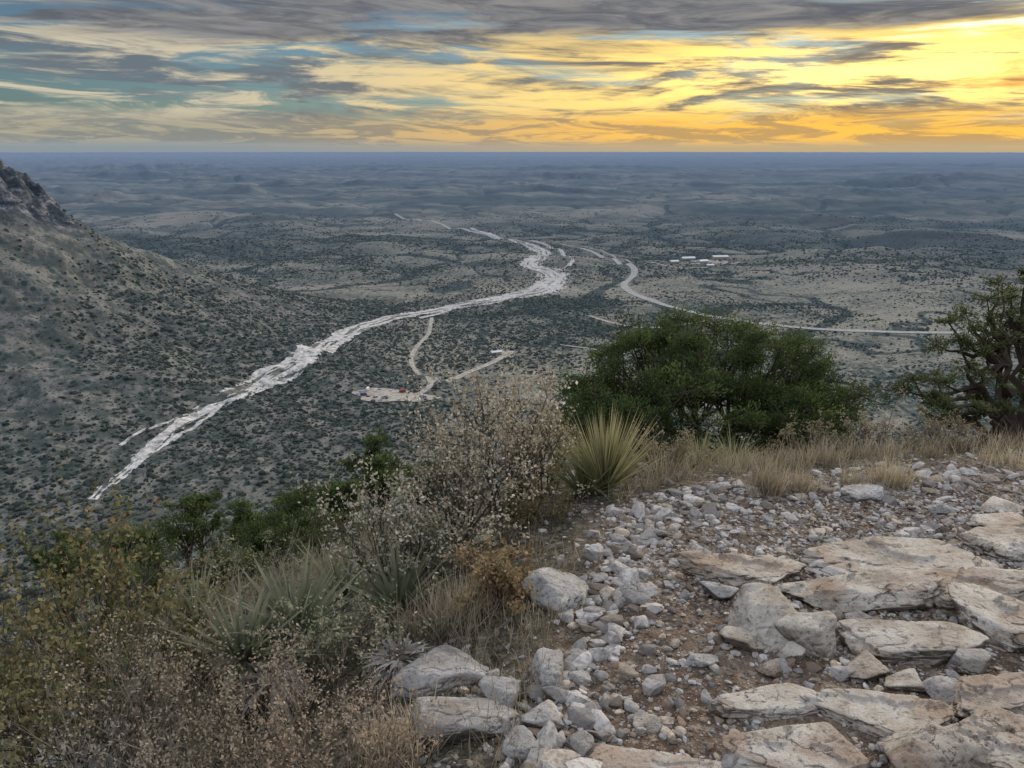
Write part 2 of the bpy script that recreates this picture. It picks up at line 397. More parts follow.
red=flat_mat("red_paint",(.3,.04,.03));silver=flat_mat("silver_paint",(.45,.46,.48));bluep=flat_mat("blue_paint",(.05,.09,.2))
wallm=flat_mat("stucco_wall",(.42,.37,.30),.9);roofm=flat_mat("metal_roof",(.62,.68,.74),.5)
def prism(prof,wid,name,mat,parent,y0=0):
    n=len(prof);V=[(p[0],y0-wid/2,p[1]) for p in prof]+[(p[0],y0+wid/2,p[1]) for p in prof]
    me=bpy.data.meshes.new(name);Fc=[tuple(range(n)),tuple(range(2*n-1,n-1,-1))]+[(i,i+n,(i+1)%n+n,(i+1)%n) for i in range(n)]
    me.from_pydata(V,[],Fc);me.materials.append(mat);me.update()
    o=bpy.data.objects.new(name,me);scene.collection.objects.link(o);o.parent=parent;return o
def vehicle(kind,x,y,rot,paint):
    e=bpy.data.objects.new(kind,None);scene.collection.objects.link(e)
    e.location=(x,y,float(ground_z(x,y))+.95);e.rotation_euler=(0,0,rot)
    if kind=='motorhome':
        prism([(-4,.5),(-4,3.1),(2.6,3.2),(3.4,2.6),(3.2,1.7),(4,1.4),(4.1,.5)],2.4,"body",paint,e)
        prism([(-2.6,1.6),(-2.6,2.3),(1.6,2.3),(1.6,1.6)],2.46,"windows",dark,e);ax=(-2.4,2.8);rw=.42
    else:
        prism([(-2.2,.35),(-2.25,.95),(-1.2,1.02),(1.0,1.0),(2.1,.85),(2.2,.35)],1.8,"body",paint,e)
        prism([(-1.9,.98),(-1.5,1.5),(.3,1.52),(1.0,1.0)],1.6,"cabin",dark,e)
        prism([(-1.45,1.5),(-1.4,1.56),(.2,1.57),(.28,1.52)],1.5,"roof",paint,e);ax=(-1.35,1.4);rw=.34
    for i,a in enumerate(ax):
        for sgn in (-1,1):
            prof=[(a+rw*math.cos(q),rw+rw*math.sin(q)) for q in np.linspace(0,2*math.pi,13)[:-1]]
            prism(prof,.25,"wheel_%d"%(i*2+(sgn>0)+1),tyre,e,sgn*(.85 if kind!='motorhome' else 1.12))
paints=[white,silver,white,bluep,red,white,silver]
for i in range(18):
    a=i/18*2*math.pi;rx=38*math.cos(a);ry=16*math.sin(a)
    vehicle('motorhome' if i%3==1 else 'parked_car',pk[0]+rx+rng.normal(0,2),pk[1]+ry+rng.normal(0,2),rng.uniform(0,3.1),paints[i%7])
def building(name,px,py,L,W,Hh,rot):
    P=survey(px,py,250);e=bpy.data.objects.new(name,None);scene.collection.objects.link(e)
    e.location=(P[0],P[1],float(ground_z(P[0],P[1]))+.3);e.rotation_euler=(0,0,rot)
    prism([(-L/2,0),(-L/2,Hh),(L/2,Hh),(L/2,0)],W,"walls",wallm,e)
    V=[(-L/2-.6,-W/2-.6,Hh+.01),(L/2+.6,-W/2-.6,Hh+.01),(L/2+.6,W/2+.6,Hh+.01),(-L/2-.6,W/2+.6,Hh+.01),(-L/2-.6,0,Hh+W*.22),(L/2+.6,0,Hh+W*.22)]
    me=bpy.data.meshes.new("roof");me.from_pydata(V,[],[(0,1,5,4),(2,3,4,5),(0,4,3),(1,2,5),(3,2,1,0)]);me.materials.append(roofm)
    o=bpy.data.objects.new("roof",me);scene.collection.objects.link(o);o.parent=e
    n=max(int(L/4),2)
    for i in range(n):
        xx=-L/2+(i+.5)*L/n;prism([(xx-.7,1.),(xx-.7,2.2),(xx+.7,2.2),(xx+.7,1.)],W+.1,"window_%d"%(i+1),dark,e)
    prism([(-L/2-.05,0),(-L/2-.05,2.2),(-L/2+.3,2.2),(-L/2+.3,0)],1.2,"door",dark,e)
for a in [(688,260,40,18,6,.2),(703,263,28,16,6,.4),(720,259,46,18,7,.1),(674,263,24,14,5,.3),(710,267,20,12,5,.2),(496,354,16,8,3.5,.4)]: building("building",*a)
# ------------------------------------------------------------------ valley shrubs
def valley_shrubs(n_try=330000):
    r=np.sqrt(rng.uniform(380**2,4200**2,n_try));r=np.where(rng.random(n_try)<.22,rng.uniform(420,1700,n_try),r);th=np.radians(rng.uniform(-44,44,n_try))
    x=r*np.sin(th);y=r*np.cos(th)
    wd,wi=poly_dist(x,y,list(map(tuple,WPs)));wl=np.interp(wi,np.arange(len(WWs)),WWs)
    dr,fi=poly_dist(x,y,RIDGE);cz=np.interp(fi,np.arange(len(RZ)),RZ);hl=np.maximum(cz+300,0)*np.exp(-dr/270);cr=sstep(cz,-118,-72)*np.exp(-(dr/88)**4)
    rel=fbm2(x/700+3,y/300,6,47,.62);da,db=drainage(x,y)
    dens=.30+1.2*fbm2(x/150,y/110,5,71)+.45*fbm2(x/700,y/400,3,72)-.7*rel*sstep(r,900,1500)
    dens+=(.75*np.exp(-(da/.06)**2)+.5*np.exp(-(db/.07)**2))*sstep(r,600,1200)
    dens+=.5*np.exp(-((wd-wl*.6)/80)**2)
    dens+=.35*sstep(-np.abs(x+80),-380,-150)*sstep(-np.abs(y-1250),-500,-250)
    dens+=.3*sstep(-r,-1000,-700)+.1*sstep(hl,10,60)
    dens-=.5*cr
    dens=np.clip(dens,.06,.97)*(1-.85*sstep(r,2300,4200))
    keep=(rng.random(n_try)<dens)&(wd>wl*.55)
    x=x[keep];y=y[keep];r=r[keep];keep=np.ones(len(x),bool)
    for k,(pth,w,m) in ROADS.items():
        dd,_=poly_dist(x,y,pth);keep&=dd>w*.75
    for pth,w in SIDES:
        dd,_=poly_dist(x,y,pth);keep&=dd>w*.55
    keep&=~((np.abs(x-pk[0])<44)&(np.abs(y-pk[1])<21)&(rng.random(len(x))<.9))
    x=x[keep];y=y[keep];r=r[keep];n=len(x)
    z=ground_z(x,y)
    s=rng.gamma(2.2,.5,n)+.4;s=np.minimum(s,3.6)*np.where(r>2000,1.2,.95)
    nn=6;a=np.arange(nn)/nn*2*np.pi
    ring=np.stack([np.cos(a),np.sin(a)],1)
    V=np.zeros((n,2*nn+1,3));
    j1=1+rng.normal(0,.22,(n,nn));j2=.78+rng.normal(0,.2,(n,nn))
    V[:,:nn,0]=ring[:,0]*j1;V[:,:nn,1]=ring[:,1]*j1;V[:,:nn,2]=-.25
    V[:,nn:2*nn,0]=ring[:,0]*j2;V[:,nn:2*nn,1]=ring[:,1]*j2;V[:,nn:2*nn,2]=.62+rng.normal(0,.2,(n,nn))
    V[:,2*nn,2]=1.1+rng.normal(0,.15,n);V[:,2*nn,:2]=rng.normal(0,.15,(n,2))
    V*=s[:,None,None];V[...,2]*=.85
    V+=np.stack([x,y,z],1)[:,None,:]
    b=(np.arange(n)*(2*nn+1))[:,None]
    k=np.arange(nn);k1=(k+1)%nn
    q=np.stack([k,k1,k1+nn,k+nn],1);tr=np.stack([k+nn,k1+nn,np.full(nn,2*nn)],1)
    Fq=(q.ravel()[None,:]+b).reshape(-1,4);Ft=(tr.ravel()[None,:]+b).reshape(-1,3)
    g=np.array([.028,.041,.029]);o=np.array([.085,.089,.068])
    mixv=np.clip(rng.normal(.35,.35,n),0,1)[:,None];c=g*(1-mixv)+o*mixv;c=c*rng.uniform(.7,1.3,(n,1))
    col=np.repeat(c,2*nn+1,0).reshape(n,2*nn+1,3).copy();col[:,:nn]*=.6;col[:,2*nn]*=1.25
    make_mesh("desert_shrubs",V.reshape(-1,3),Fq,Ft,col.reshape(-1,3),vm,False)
    print("valley shrubs",n)
valley_shrubs()
# ------------------------------------------------------------------ vegetation builder
class Plant:
    def __init__(s): s.V=[];s.Q=[];s.C=[];s.n=0;s.lines={}
    def add(s,V,Q,C):
        V=V.reshape(-1,3);s.V.append(V);s.Q.append(Q+s.n);s.C.append(np.broadcast_to(C,V.shape) if np.ndim(C)<2 else C);s.n+=len(V)
    def line(s,P,R,c):
        k=len(P);s.lines.setdefault(k,[]).append((P,R,c))
    def flush(s,sides=4):
        for k,L in s.lines.items():
            P=np.array([a[0] for a in L]);R=np.array([a[1] for a in L]);C=np.array([a[2] for a in L]);n=len(L)
            T=np.gradient(P,axis=1);T/=np.linalg.norm(T,axis=2)[...,None]+1e-9
            ref=np.where(np.abs(T[:,:1,2:3])>.9,np.array([1.,0,0]),np.array([0,0,1.]))
            ref=np.broadcast_to(ref,T.shape)
            U=np.cross(T,ref);U/=np.linalg.norm(U,axis=2)[...,None]+1e-9;W=np.cross(T,U)
            a=np.arange(sides)/sides*2*np.pi
            V=P[:,:,None,:]+(U[:,:,None,:]*np.cos(a)[None,None,:,None]+W[:,:,None,:]*np.sin(a)[None,None,:,None])*R[:,:,None,None]
            id_=np.arange(n*k*sides).reshape(n,k,sides);nx=np.roll(id_,-1,axis=2)
            Q=np.stack([id_[:,:-1],nx[:,:-1],nx[:,1:],id_[:,1:]],-1).reshape(-1,4)
            s.add(V,Q,np.repeat(C,k*sides,0))
        s.lines={}
    def leaves(s,c,L,W,col,up=0.,dirs=None):
        n=len(c)
        if dirs is None:
            d=rng.normal(size=(n,3));d[:,2]+=up
        else: d=dirs+rng.normal(0,.35,(n,3))
        d/=np.linalg.norm(d,axis=1)[:,None]
        q=rng.normal(size=(n,3));q=np.cross(d,q);q/=np.linalg.norm(q,axis=1)[:,None]+1e-9
        L=np.broadcast_to(L,(n,))[:,None];W=np.broadcast_to(W,(n,))[:,None]
        V=np.stack([c-d*L*.5,c+q*W*.5,c+d*L*.5,c-q*W*.5],1)
        Q=np.arange(n*4).reshape(n,4);s.add(V,Q,np.repeat(np.broadcast_to(col,(n,3)),4,0))
    def blades(s,b,d,L,W,droop,col,tipcol=None,seg=4):
        n=len(b);d=d/np.linalg.norm(d,axis=1)[:,None]
        u=np.linspace(0,1,seg+1);L=np.broadcast_to(L,(n,));W=np.broadcast_to(W,(n,));droop=np.broadcast_to(droop,(n,))
        P=b[:,None,:]+d[:,None,:]*(L[:,None]*u)[:,:,None]
        P[:,:,2]-=(droop*L)[:,None]*u[None,:]**2
        side=np.cross(d,np.array([0,0,1.])+rng.normal(0,.4,(n,3)));side/=np.linalg.norm(side,axis=1)[:,None]+1e-9
        w=(1-u**1.6)*.5+.02
        A=P+side[:,None,:]*(W[:,None]*w)[:,:,None];B=P-side[:,None,:]*(W[:,None]*w)[:,:,None]
        V=np.stack([A,B],2)
        id_=np.arange(n*(seg+1)*2).reshape(n,seg+1,2)
        Q=np.stack([id_[:,:-1,0],id_[:,:-1,1],id_[:,1:,1],id_[:,1:,0]],-1).reshape(-1,4)
        col=np.broadcast_to(col,(n,3));tip=col if tipcol is None else np.broadcast_to(tipcol,(n,3))
        C=col[:,None,:]*(1-u[None,:,None])+tip[:,None,:]*u[None,:,None]
        s.add(V,Q,np.repeat(C[:,:,None,:],2,2).reshape(-1,3))
    def obj(s,name,mat=None):
        s.flush()
        return make_mesh(name,np.concatenate(s.V),np.concatenate(s.Q),None,np.concatenate(s.C),mat or pm,False)
def unit(v): return v/(np.linalg.norm(v)+1e-9)
def grow(pl,p,d,L,r,lvl,tips,bark,kids=(6,4),wob=.18,upb=.15,k=6,spread=.8):
    P=[p];dd=unit(d)
    for i in range(k-1):
        dd=unit(dd+rng.normal(0,wob,3)+np.array([0,0,upb*.3]));P.append(P[-1]+dd*L/(k-1))
    P=np.array(P);R=np.linspace(r,r*.4,k)
    pl.line(P,R,bark*rng.uniform(.75,1.25))
    if lvl==0:
        tips.append(P);return
    nk=kids[-lvl]
    for j in range(nk):
        u=rng.uniform(.25,1.)*(k-1);i=min(int(u),k-2);q=P[i]+(P[i+1]-P[i])*(u-i)
        nd=unit(unit(P[i+1]-P[i])+rng.normal(0,spread*.6,3)+np.array([0,0,upb]))
        grow(pl,q,nd,L*rng.uniform(.35,.6),r*(1-u/(k-1)*.6)*.55,lvl-1,tips,bark,kids,wob,upb,k if lvl>1 else 4,spread)
def stand(px,pyt,depth):
    T=ray(px,pyt)*depth;z=float(ground_z(T[0],T[1]))
    return np.array([T[0],T[1],z]),T[2]-z
def shrub(name,px,pyt,depth,wpx,stems=14,leaf=(.016,.009),nl=8,cols=((.2,.18,.1),(.1,.1,.05)),bark=(.12,.10,.08),r0=.007,kids=(6,4),up=.2,wob=.16,tipfrac=.3):
    b,h=stand(px,pyt,depth);h=max(h,.25);hw=wpx/F*depth/2
    pl=Plant();tips=[];bark=np.array(bark)*1.15
    for i in range(stems):
        a=rng.uniform(0,2*np.pi);q=np.sqrt(rng.random())
        tgt=np.array([np.cos(a)*hw*q,np.sin(a)*hw*q,h*(1-.35*q*q)*rng.uniform(.75,1.)])
        grow(pl,b+np.array([np.cos(a),np.sin(a),0])*hw*.12*q-np.array([0,0,.03]),tgt,np.linalg.norm(tgt)*.92,r0,2,tips,bark,kids,wob,up)
    if nl>0:
        pts=[]
        for T in tips:
            u=rng.uniform(tipfrac,1,nl)*(len(T)-1);i=np.minimum(u.astype(int),len(T)-2)
            pts.append(T[i]+(T[i+1]-T[i])*(u-i)[:,None])
        pts=np.concatenate(pts)+rng.normal(0,leaf[0]*.5,(len(tips)*nl,3))
        n=len(pts);c=np.array(cols)*1.12;m=rng.random(n)[:,None]
        col=c[0]*m+c[1]*(1-m)
        if len(c)>2: col=np.where(rng.random(n)[:,None]<.2,c[2],col)
        col=col*rng.uniform(.65,1.35,(n,1))
        pl.leaves(pts,leaf[0]*rng.uniform(.6,1.3,n),leaf[1]*rng.uniform(.6,1.3,n),col)
    return pl.obj(name)
# ---- clump trees ----------------------------------------------------
def clump_tree(name,base,lobes,nclump,leaves,ls,cg,trunk_r=.09,trunks=4,bark=(.10,.08,.065),crad=.22,flat=.7,shell=.45,br0=.28):
    pl=Plant();bark=np.array(bark)
    L=np.array(lobes,float);vol=np.prod(L[:,3:],axis=1)**.8;vol/=vol.sum()
    heads=[]
    for i in range(trunks):
        j=i%len(L);tgt=base+L[j,:3]*np.array([.6,.6,.75])
        P=[base+rng.normal(0,.05,3)*[1,1,0]-[0,0,.15]];n=8
        for k in range(1,n):
            u=k/(n-1);P.append(P[0]*(1-u)+tgt*u+rng.normal(0,.05,3)+np.array([0,0,.12*math.sin(u*3.1)]))
        P=np.array(P);pl.line(P,np.linspace(trunk_r,trunk_r*.4,n),bark);heads.append(P)
    hp=np.concatenate(heads)
    for q in range(nclump):
        j=rng.choice(len(L),p=vol);d=unit(rng.normal(size=3));rad=rng.uniform(.35,1.)**shell
        c=base+L[j,:3]+d*L[j,3:]*rad
        dist=np.linalg.norm(hp-c,axis=1);k=np.argsort(dist)[rng.integers(0,4)];a=hp[k]
        n=6;u=np.linspace(0,1,n)[:,None]
        P=a*(1-u)+c*u+rng.normal(0,.03,(n,3))*np.sin(u*3.14)-np.array([0,0,.10])*np.sin(u*3.14)
        pl.line(P,np.linspace(trunk_r*br0,.005,n),bark*rng.uniform(.8,1.3))
        cr=crad*rng.uniform(.6,1.35);m=int(leaves*rng.uniform(.6,1.2))
        nsp=9;sub=c+rng.normal(0,.5,(nsp,3))*cr*[1,1,flat]
        for sct in sub: pl.line(np.array([c,(c+sct)/2+rng.normal(0,.01,3),sct]),np.array([.006,.004,.002]),bark)
        si=rng.integers(0,nsp,m);pts=sub[si]+rng.normal(0,.24,(m,3))*cr*[1,1,flat]
        dr=(sub[si]-c);dr=dr/(np.linalg.norm(dr,axis=1)[:,None]+1e-9)+np.array([0,0,.5])
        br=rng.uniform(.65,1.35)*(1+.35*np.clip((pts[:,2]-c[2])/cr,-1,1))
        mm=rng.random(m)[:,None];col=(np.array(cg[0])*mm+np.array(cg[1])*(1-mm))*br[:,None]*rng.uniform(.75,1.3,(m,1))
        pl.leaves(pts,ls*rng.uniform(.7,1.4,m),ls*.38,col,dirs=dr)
    return pl.obj(name)
def xyz(px,py,t): return ray(px,py)*t
J=xyz(705,395,10);jb=np.array([J[0],J[1],float(ground_z(J[0],J[1]))])
def rel(px,py,t,rx,ry,rz,b):
    c=xyz(px,py,t)-b;return (c[0],c[1],c[2],rx/F*t,ry,rz/F*t)
lob=[rel(592,404,9.7,36,.8,36,jb),rel(580,392,9.7,20,.5,22,jb),rel(636,370,10,50,.8,44,jb),rel(698,356,10.2,56,.9,42,jb),rel(765,368,10,58,.8,44,jb),rel(825,400,9.8,38,.7,34,jb),rel(700,415,9.2,110,.6,42,jb),rel(582,432,9.6,26,.5,26,jb),rel(790,425,9.4,66,.5,32,jb)]
JG=((.055,.088,.031),(.095,.126,.047))
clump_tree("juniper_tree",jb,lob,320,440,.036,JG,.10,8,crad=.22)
# ---- pinyon pine on the right -------------------------------------
Pn=xyz(1024,430,8.6);pb=np.array([Pn[0],Pn[1],float(ground_z(Pn[0],Pn[1]))])
lob=[rel(1018,282,8.6,26,.35,16,pb),rel(985,302,8.5,22,.3,9,pb),rel(978,322,8.5,34,.35,9,pb),rel(1045,310,8.6,40,.5,30,pb),rel(958,345,8.5,28,.3,8,pb),rel(1002,345,8.5,22,.3,7,pb),rel(975,374,8.4,32,.4,8,pb),rel(930,388,8.4,26,.35,12,pb),rel(1065,385,8.6,50,.5,35,pb),rel(985,405,8.4,28,.35,9,pb),rel(935,416,8.2,28,.3,16,pb)]
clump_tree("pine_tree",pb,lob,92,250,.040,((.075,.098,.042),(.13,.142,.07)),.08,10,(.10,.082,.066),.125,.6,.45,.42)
def bushtree(name,px,pyt,depth,wpx,g=((.058,.09,.034),(.10,.13,.052)),ncl=45,lv=260):
    b,h=stand(px,pyt,depth);w=wpx/F*depth/2;h=max(h,.6)
    hh=min(h,w*1.5)
    lob=[(rng.uniform(-.4,.4)*w,rng.uniform(-.3,.3)*w,h-hh*rng.uniform(.45,.75),w*.65,w*.6,hh*.42) for i in range(4)]
    clump_tree(name,b,lob,ncl,lv,.0042*depth,g,.02+.004*depth,4,crad=w*.27)
bushtree("juniper_tree",372,438,13,70);bushtree("juniper_tree",305,478,15,100,ncl=50)
bushtree("juniper_tree",345,478,12,60,ncl=34)
bushtree("juniper_tree",185,492,24,60,ncl=30);bushtree("juniper_tree",140,515,17,80,ncl=40)
bushtree("juniper_tree",420,465,11,60,ncl=36);bushtree("juniper_tree",240,500,20,60,ncl=34)
bushtree("juniper_tree",50,530,22,70,ncl=30);bushtree("juniper_tree",270,515,12,70,ncl=36)
bushtree("juniper_tree",95,545,15,70,ncl=30)
bushtree("juniper_tree",335,515,9,110,((.07,.095,.045),(.12,.128,.065)),46)
bushtree("evergreen_bush",230,540,8,110,((.055,.08,.034),(.10,.115,.055)),40)
bushtree("evergreen_bush",160,545,9,110,((.055,.08,.034),(.10,.115,.055)),40)
# ---- hillside vegetation -------------------------------------------
def slope_veg():
    pl=Plant();n=2100
    r=np.exp(rng.uniform(math.log(11),math.log(480),n));th=np.radians(rng.uniform(-44,40,n))
    x=r*np.sin(th);y=r*np.cos(th);sd=edge_sd(x,y);k=sd>5;x=x[k];y=y[k];r=r[k];n=len(x);z=ground_z(x,y)
    for i in range(n):
        s=min(.3+rng.gamma(2,.25)*(1+r[i]/100),2.2);L=max(.035,.0045*r[i]);L=min(L,s*.35)
        m=int(min(420,2.6*(s/L)**2))
        d=rng.normal(size=(m,3));d/=np.linalg.norm(d,axis=1)[:,None];d[:,2]=np.abs(d[:,2])
        pts=np.array([x[i],y[i],z[i]])+d*s*rng.uniform(.35,1,(m,1))*[1,1,.8]*(1+.25*np.sin(d[:,:1]*7+i)*np.cos(d[:,1:2]*6))
        dk=rng.random()<.55
        c=np.array([.055,.08,.036]) if dk else np.array([.15,.145,.10])
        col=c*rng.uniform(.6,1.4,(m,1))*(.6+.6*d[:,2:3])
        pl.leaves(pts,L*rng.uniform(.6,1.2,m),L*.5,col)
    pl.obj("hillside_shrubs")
slope_veg()
# ---- foreground shrubs ---------------------------------------------
silver_l=((.42,.37,.29),(.26,.23,.16),(.54,.50,.43))
shrub("mountain_mahogany",500,368,4.3,150,18,(.022,.014),10,silver_l,(.10,.085,.07),.008,(7,4),.25)
shrub("mountain_mahogany",450,418,4.0,130,16,(.021,.013),8,silver_l,(.11,.095,.08),.007,(6,4),.2)
shrub("mountain_mahogany",395,474,3.6,150,17,(.021,.013),9,((.48,.45,.39),(.31,.29,.22),(.12,.14,.07)),(.12,.10,.08),.006,(6,4),.15)
shrub("mountain_mahogany",545,415,4.8,80,11,(.019,.012),7,((.20,.18,.10),(.30,.26,.16)),(.10,.08,.06),.006,(6,4),.2)
shrub("oak_shrub",60,555,3.1,190,17,(.026,.017),9,((.115,.13,.06),(.19,.165,.085),(.24,.17,.09)),(.10,.085,.07),.007,(6,4),.15)
shrub("oak_shrub",150,580,3.3,110,11,(.024,.016),8,((.115,.13,.06),(.18,.165,.085)),(.10,.085,.07),.006,(6,4),.15)
shrub("oak_shrub",15,595,2.6,150,11,(.024,.016),7,((.125,.14,.065),(.20,.17,.09)),(.10,.085,.07),.006,(6,4),.15)
shrub("dead_bush",28,495,4.5,100,11,(.01,.01),0,silver_l,(.07,.06,.055),.009,(6,4),.1,.25)
shrub("dead_bush",120,520,4.2,120,9,(.01,.01),0,silver_l,(.22,.20,.17),.006,(6,4),.1,.25)
shrub("dead_bush",215,535,3.2,90,9,(.01,.01),0,silver_l,(.30,.27,.23),.006,(5,3),.2,.2)
shrub("dead_bush",300,545,3.3,90,9,(.01,.01),0,silver_l,(.30,.27,.23),.005,(5,3),.2,.2)
shrub("brown_leaf_shrub",500,558,3.3,90,13,(.021,.014),7,((.24,.18,.10),(.21,.17,.10),(.33,.24,.15)),(.12,.09,.07),.005,(6,4),.2)
shrub("brown_leaf_shrub",535,500,4.3,70,9,(.018,.012),7,((.19,.15,.08),(.13,.13,.07)),(.10,.08,.06),.005,(6,4),.2)
shrub("dry_weed",300,632,2.4,170,14,(.013,.008),5,((.38,.32,.25),(.26,.22,.17)),(.22,.18,.14),.0035,(6,4),.25,.2)
shrub("dry_weed",180,640,2.5,170,14,(.013,.008),5,((.36,.30,.22),(.25,.21,.16)),(.26,.22,.17),.0035,(6,4),.3,.2)
shrub("dry_weed",60,670,2.3,160,15,(.011,.007),4,((.32,.29,.23),(.25,.23,.19)),(.30,.27,.23),.003,(6,4),.3,.2)
shrub("dry_weed",350,695,2.1,150,12,(.013,.008),5,((.38,.30,.22),(.26,.21,.16)),(.24,.2,.16),.003,(6,4),.25,.2)
shrub("dry_weed",120,600,2.7,140,12,(.013,.008),4,((.36,.31,.24),(.26,.22,.18)),(.30,.26,.21),.0035,(6,4),.3,.2)
shrub("dry_weed",240,685,2.2,150,12,(.012,.007),5,((.30,.26,.2),(.22,.19,.15)),(.26,.22,.17),.0035,(6,4),.25,.2)
shrub("dry_weed",150,715,2.1,150,12,(.012,.007),4,((.34,.30,.24),(.24,.21,.17)),(.30,.26,.21),.003,(6,4),.3,.2)
shrub("sage_shrub",330,595,3.0,140,13,(.018,.009),9,((.20,.215,.14),(.30,.295,.22)),(.15,.13,.10),.005,(6,4),.2)
shrub("sage_shrub",430,535,3.8,110,12,(.018,.009),9,((.18,.19,.12),(.28,.265,.2)),(.15,.13,.10),.005,(6,4),.2)
shrub("sage_shrub",120,635,2.9,120,10,(.016,.008),8,((.14,.16,.09),(.21,.2,.14)),(.15,.13,.10),.005,(6,4),.2)
shrub("sage_shrub",240,555,4.2,130,12,(.018,.009),9,((.15,.17,.10),(.25,.24,.17)),(.15,.13,.10),.005,(6,4),.2)
shrub("sage_shrub",880,435,6.0,120,12,(.022,.012),7,((.22,.20,.14),(.30,.26,.20)),(.13,.11,.09),.006,(6,4),.2)
shrub("sage_shrub",820,450,5.8,80,10,(.02,.012),7,((.15,.16,.09),(.24,.2,.14)),(.13,.11,.09),.006,(6,4),.2)
shrub("sage_shrub",950,438,5.8,80,10,(.02,.012),7,((.26,.22,.16),(.20,.17,.12)),(.13,.11,.09),.006,(6,4),.2)
shrub("sage_shrub",665,468,5.2,80,10,(.02,.012),6,((.28,.24,.17),(.2,.18,.12)),(.15,.12,.09),.005,(6,4),.2)
# ---- sotol / yucca rosettes ----------------------------------------
def rosette(name,px,pyt,depth,L,n,W,droop,cols,tip,elev=(.1,1.4),dead=(.34,.29,.22)):
    b,h=stand(px,pyt,depth);pl=Plant()
    b=b+np.array([0,0,max(h-L*.95,0)])
    a=rng.uniform(0,2*np.pi,n);e=rng.uniform(elev[0],elev[1],n)
    d=np.stack([np.cos(a)*np.cos(e),np.sin(a)*np.cos(e),np.sin(e)],1)
    m=rng.random((n,1));c=(np.array(cols[0])*m+np.array(cols[1])*(1-m))*rng.uniform(.6,1.3,(n,1))
    pl.blades(b+d*[.03,.03,.02],d,L*rng.uniform(.6,1.08,n),W*rng.uniform(.7,1.2,n),droop*rng.uniform(.3,1.6,n),c,np.array(tip)*rng.uniform(.7,1.2,(n,1)),6)
    if elev[0]<.6:
        k=n//3;a=rng.uniform(0,2*np.pi,k);d=np.stack([np.cos(a),np.sin(a),rng.uniform(-.6,.1,k)],1)
        pl.blades(np.repeat(b[None]+[0,0,.03],k,0),d,L*rng.uniform(.4,.75,k),W,.4,np.array(dead)*rng.uniform(.5,1.2,(k,1)),None,4)
    if h>L: pl.line(np.array([[b[0],b[1],b[2]-(h-L)-.05],[b[0],b[1],b[2]]]),np.array([.06,.05]),np.array([.12,.1,.07]))
    return pl.obj(name)
rosette("sotol_plant",607,428,4.6,.54,400,.010,.05,((.13,.17,.06),(.30,.30,.13)),(.40,.37,.22),(.7,1.52))
rosette("sotol_plant",585,462,4.6,.38,160,.010,.1,((.09,.13,.05),(.18,.2,.09)),(.28,.27,.16),(.5,1.45))
rosette("sotol_plant",700,456,6.0,.42,200,.010,.25,((.12,.16,.06),(.24,.25,.12)),(.32,.3,.18),(.3,1.4))
rosette("sotol_plant",735,450,6.4,.42,180,.010,.25,((.12,.16,.06),(.24,.25,.12)),(.32,.3,.18),(.3,1.4))
yc=((.10,.145,.075),(.19,.23,.135))
rosette("yucca_plant",290,560,3.1,.36,90,.026,.03,yc,(.30,.30,.21),(.1,1.4))
rosette("yucca_plant",395,550,3.5,.32,80,.022,.03,yc,(.30,.30,.21),(.1,1.4))
rosette("yucca_plant",340,552,4.0,.38,80,.024,.05,yc,(.30,.30,.21),(.2,1.4))
rosette("yucca_plant",235,590,2.9,.32,70,.024,.05,yc,(.30,.30,.21),(.1,1.4))
rosette("yucca_plant",190,570,3.6,.34,70,.024,.05,yc,(.30,.30,.21),(.1,1.4))
rosette("dead_yucca",400,632,2.9,.13,120,.022,.5,((.34,.32,.30),(.08,.07,.06)),(.38,.36,.34),(.0,.7),(.2,.17,.14))
rosette("dead_yucca",270,650,2.8,.15,80,.018,.6,((.28,.26,.24),(.10,.09,.08)),(.30,.28,.26),(.0,.8),(.2,.17,.14))
# ---- dry grass -------------------------------------------------------
def tufts(name,spots,tip=(.46,.405,.305),base=(.22,.19,.135)):
    pl=Plant()
    for (x,y,L,n,sp_) in spots:
        z=float(ground_z(x,y));a=rng.uniform(0,2*np.pi,n);lean=rng.uniform(0,.75,n)
        d=np.stack([np.cos(a)*lean,np.sin(a)*lean,np.ones(n)],1)
        b=np.stack([x+rng.normal(0,sp_,n),y+rng.normal(0,sp_,n),np.full(n,z-.01)],1)
        br=rng.uniform(.6,1.2,(n,1))*rng.uniform(.75,1.15)
        pl.blades(b,d,L*rng.uniform(.5,1.15,n),.0032*(1+L),.25*rng.uniform(0,1.5,n),np.array(base)*br,np.array(tip)*br,3)
    return pl.obj(name)
spots=[]
for i in range(430):
    x=rng.uniform(.6,8.5);y=float(np.interp(x,[.6,1.1,2.1,3.5,5.2,9],[4.0,4.45,4.65,5.0,5.1,4.7]))+abs(rng.normal(0,.65))
    spots.append((x,y,rng.uniform(.06,.28),32,.04))
tufts("dry_grass",spots)
spots=[]
for i in range(560):
    x=rng.uniform(-3.2,.35);y=rng.uniform(1.6,6.)
    sdv=float(edge_sd(np.array([x]),np.array([y]))[0])
    if sdv<.12: continue
    spots.append((x,y,rng.uniform(.06,.22),28,.05))
tufts("dry_grass",spots,(.45,.40,.31),(.20,.18,.125))
def tuft_at(px,py,L,n,sp_):
    P=survey(px,py);return (P[0],P[1],L,n,sp_)
tufts("bunch_grass",[tuft_at(888,486,.22,460,.06),tuft_at(765,494,.28,320,.06),tuft_at(800,492,.20,260,.05),tuft_at(850,486,.16,200,.05)],(.58,.51,.38),(.29,.24,.16))
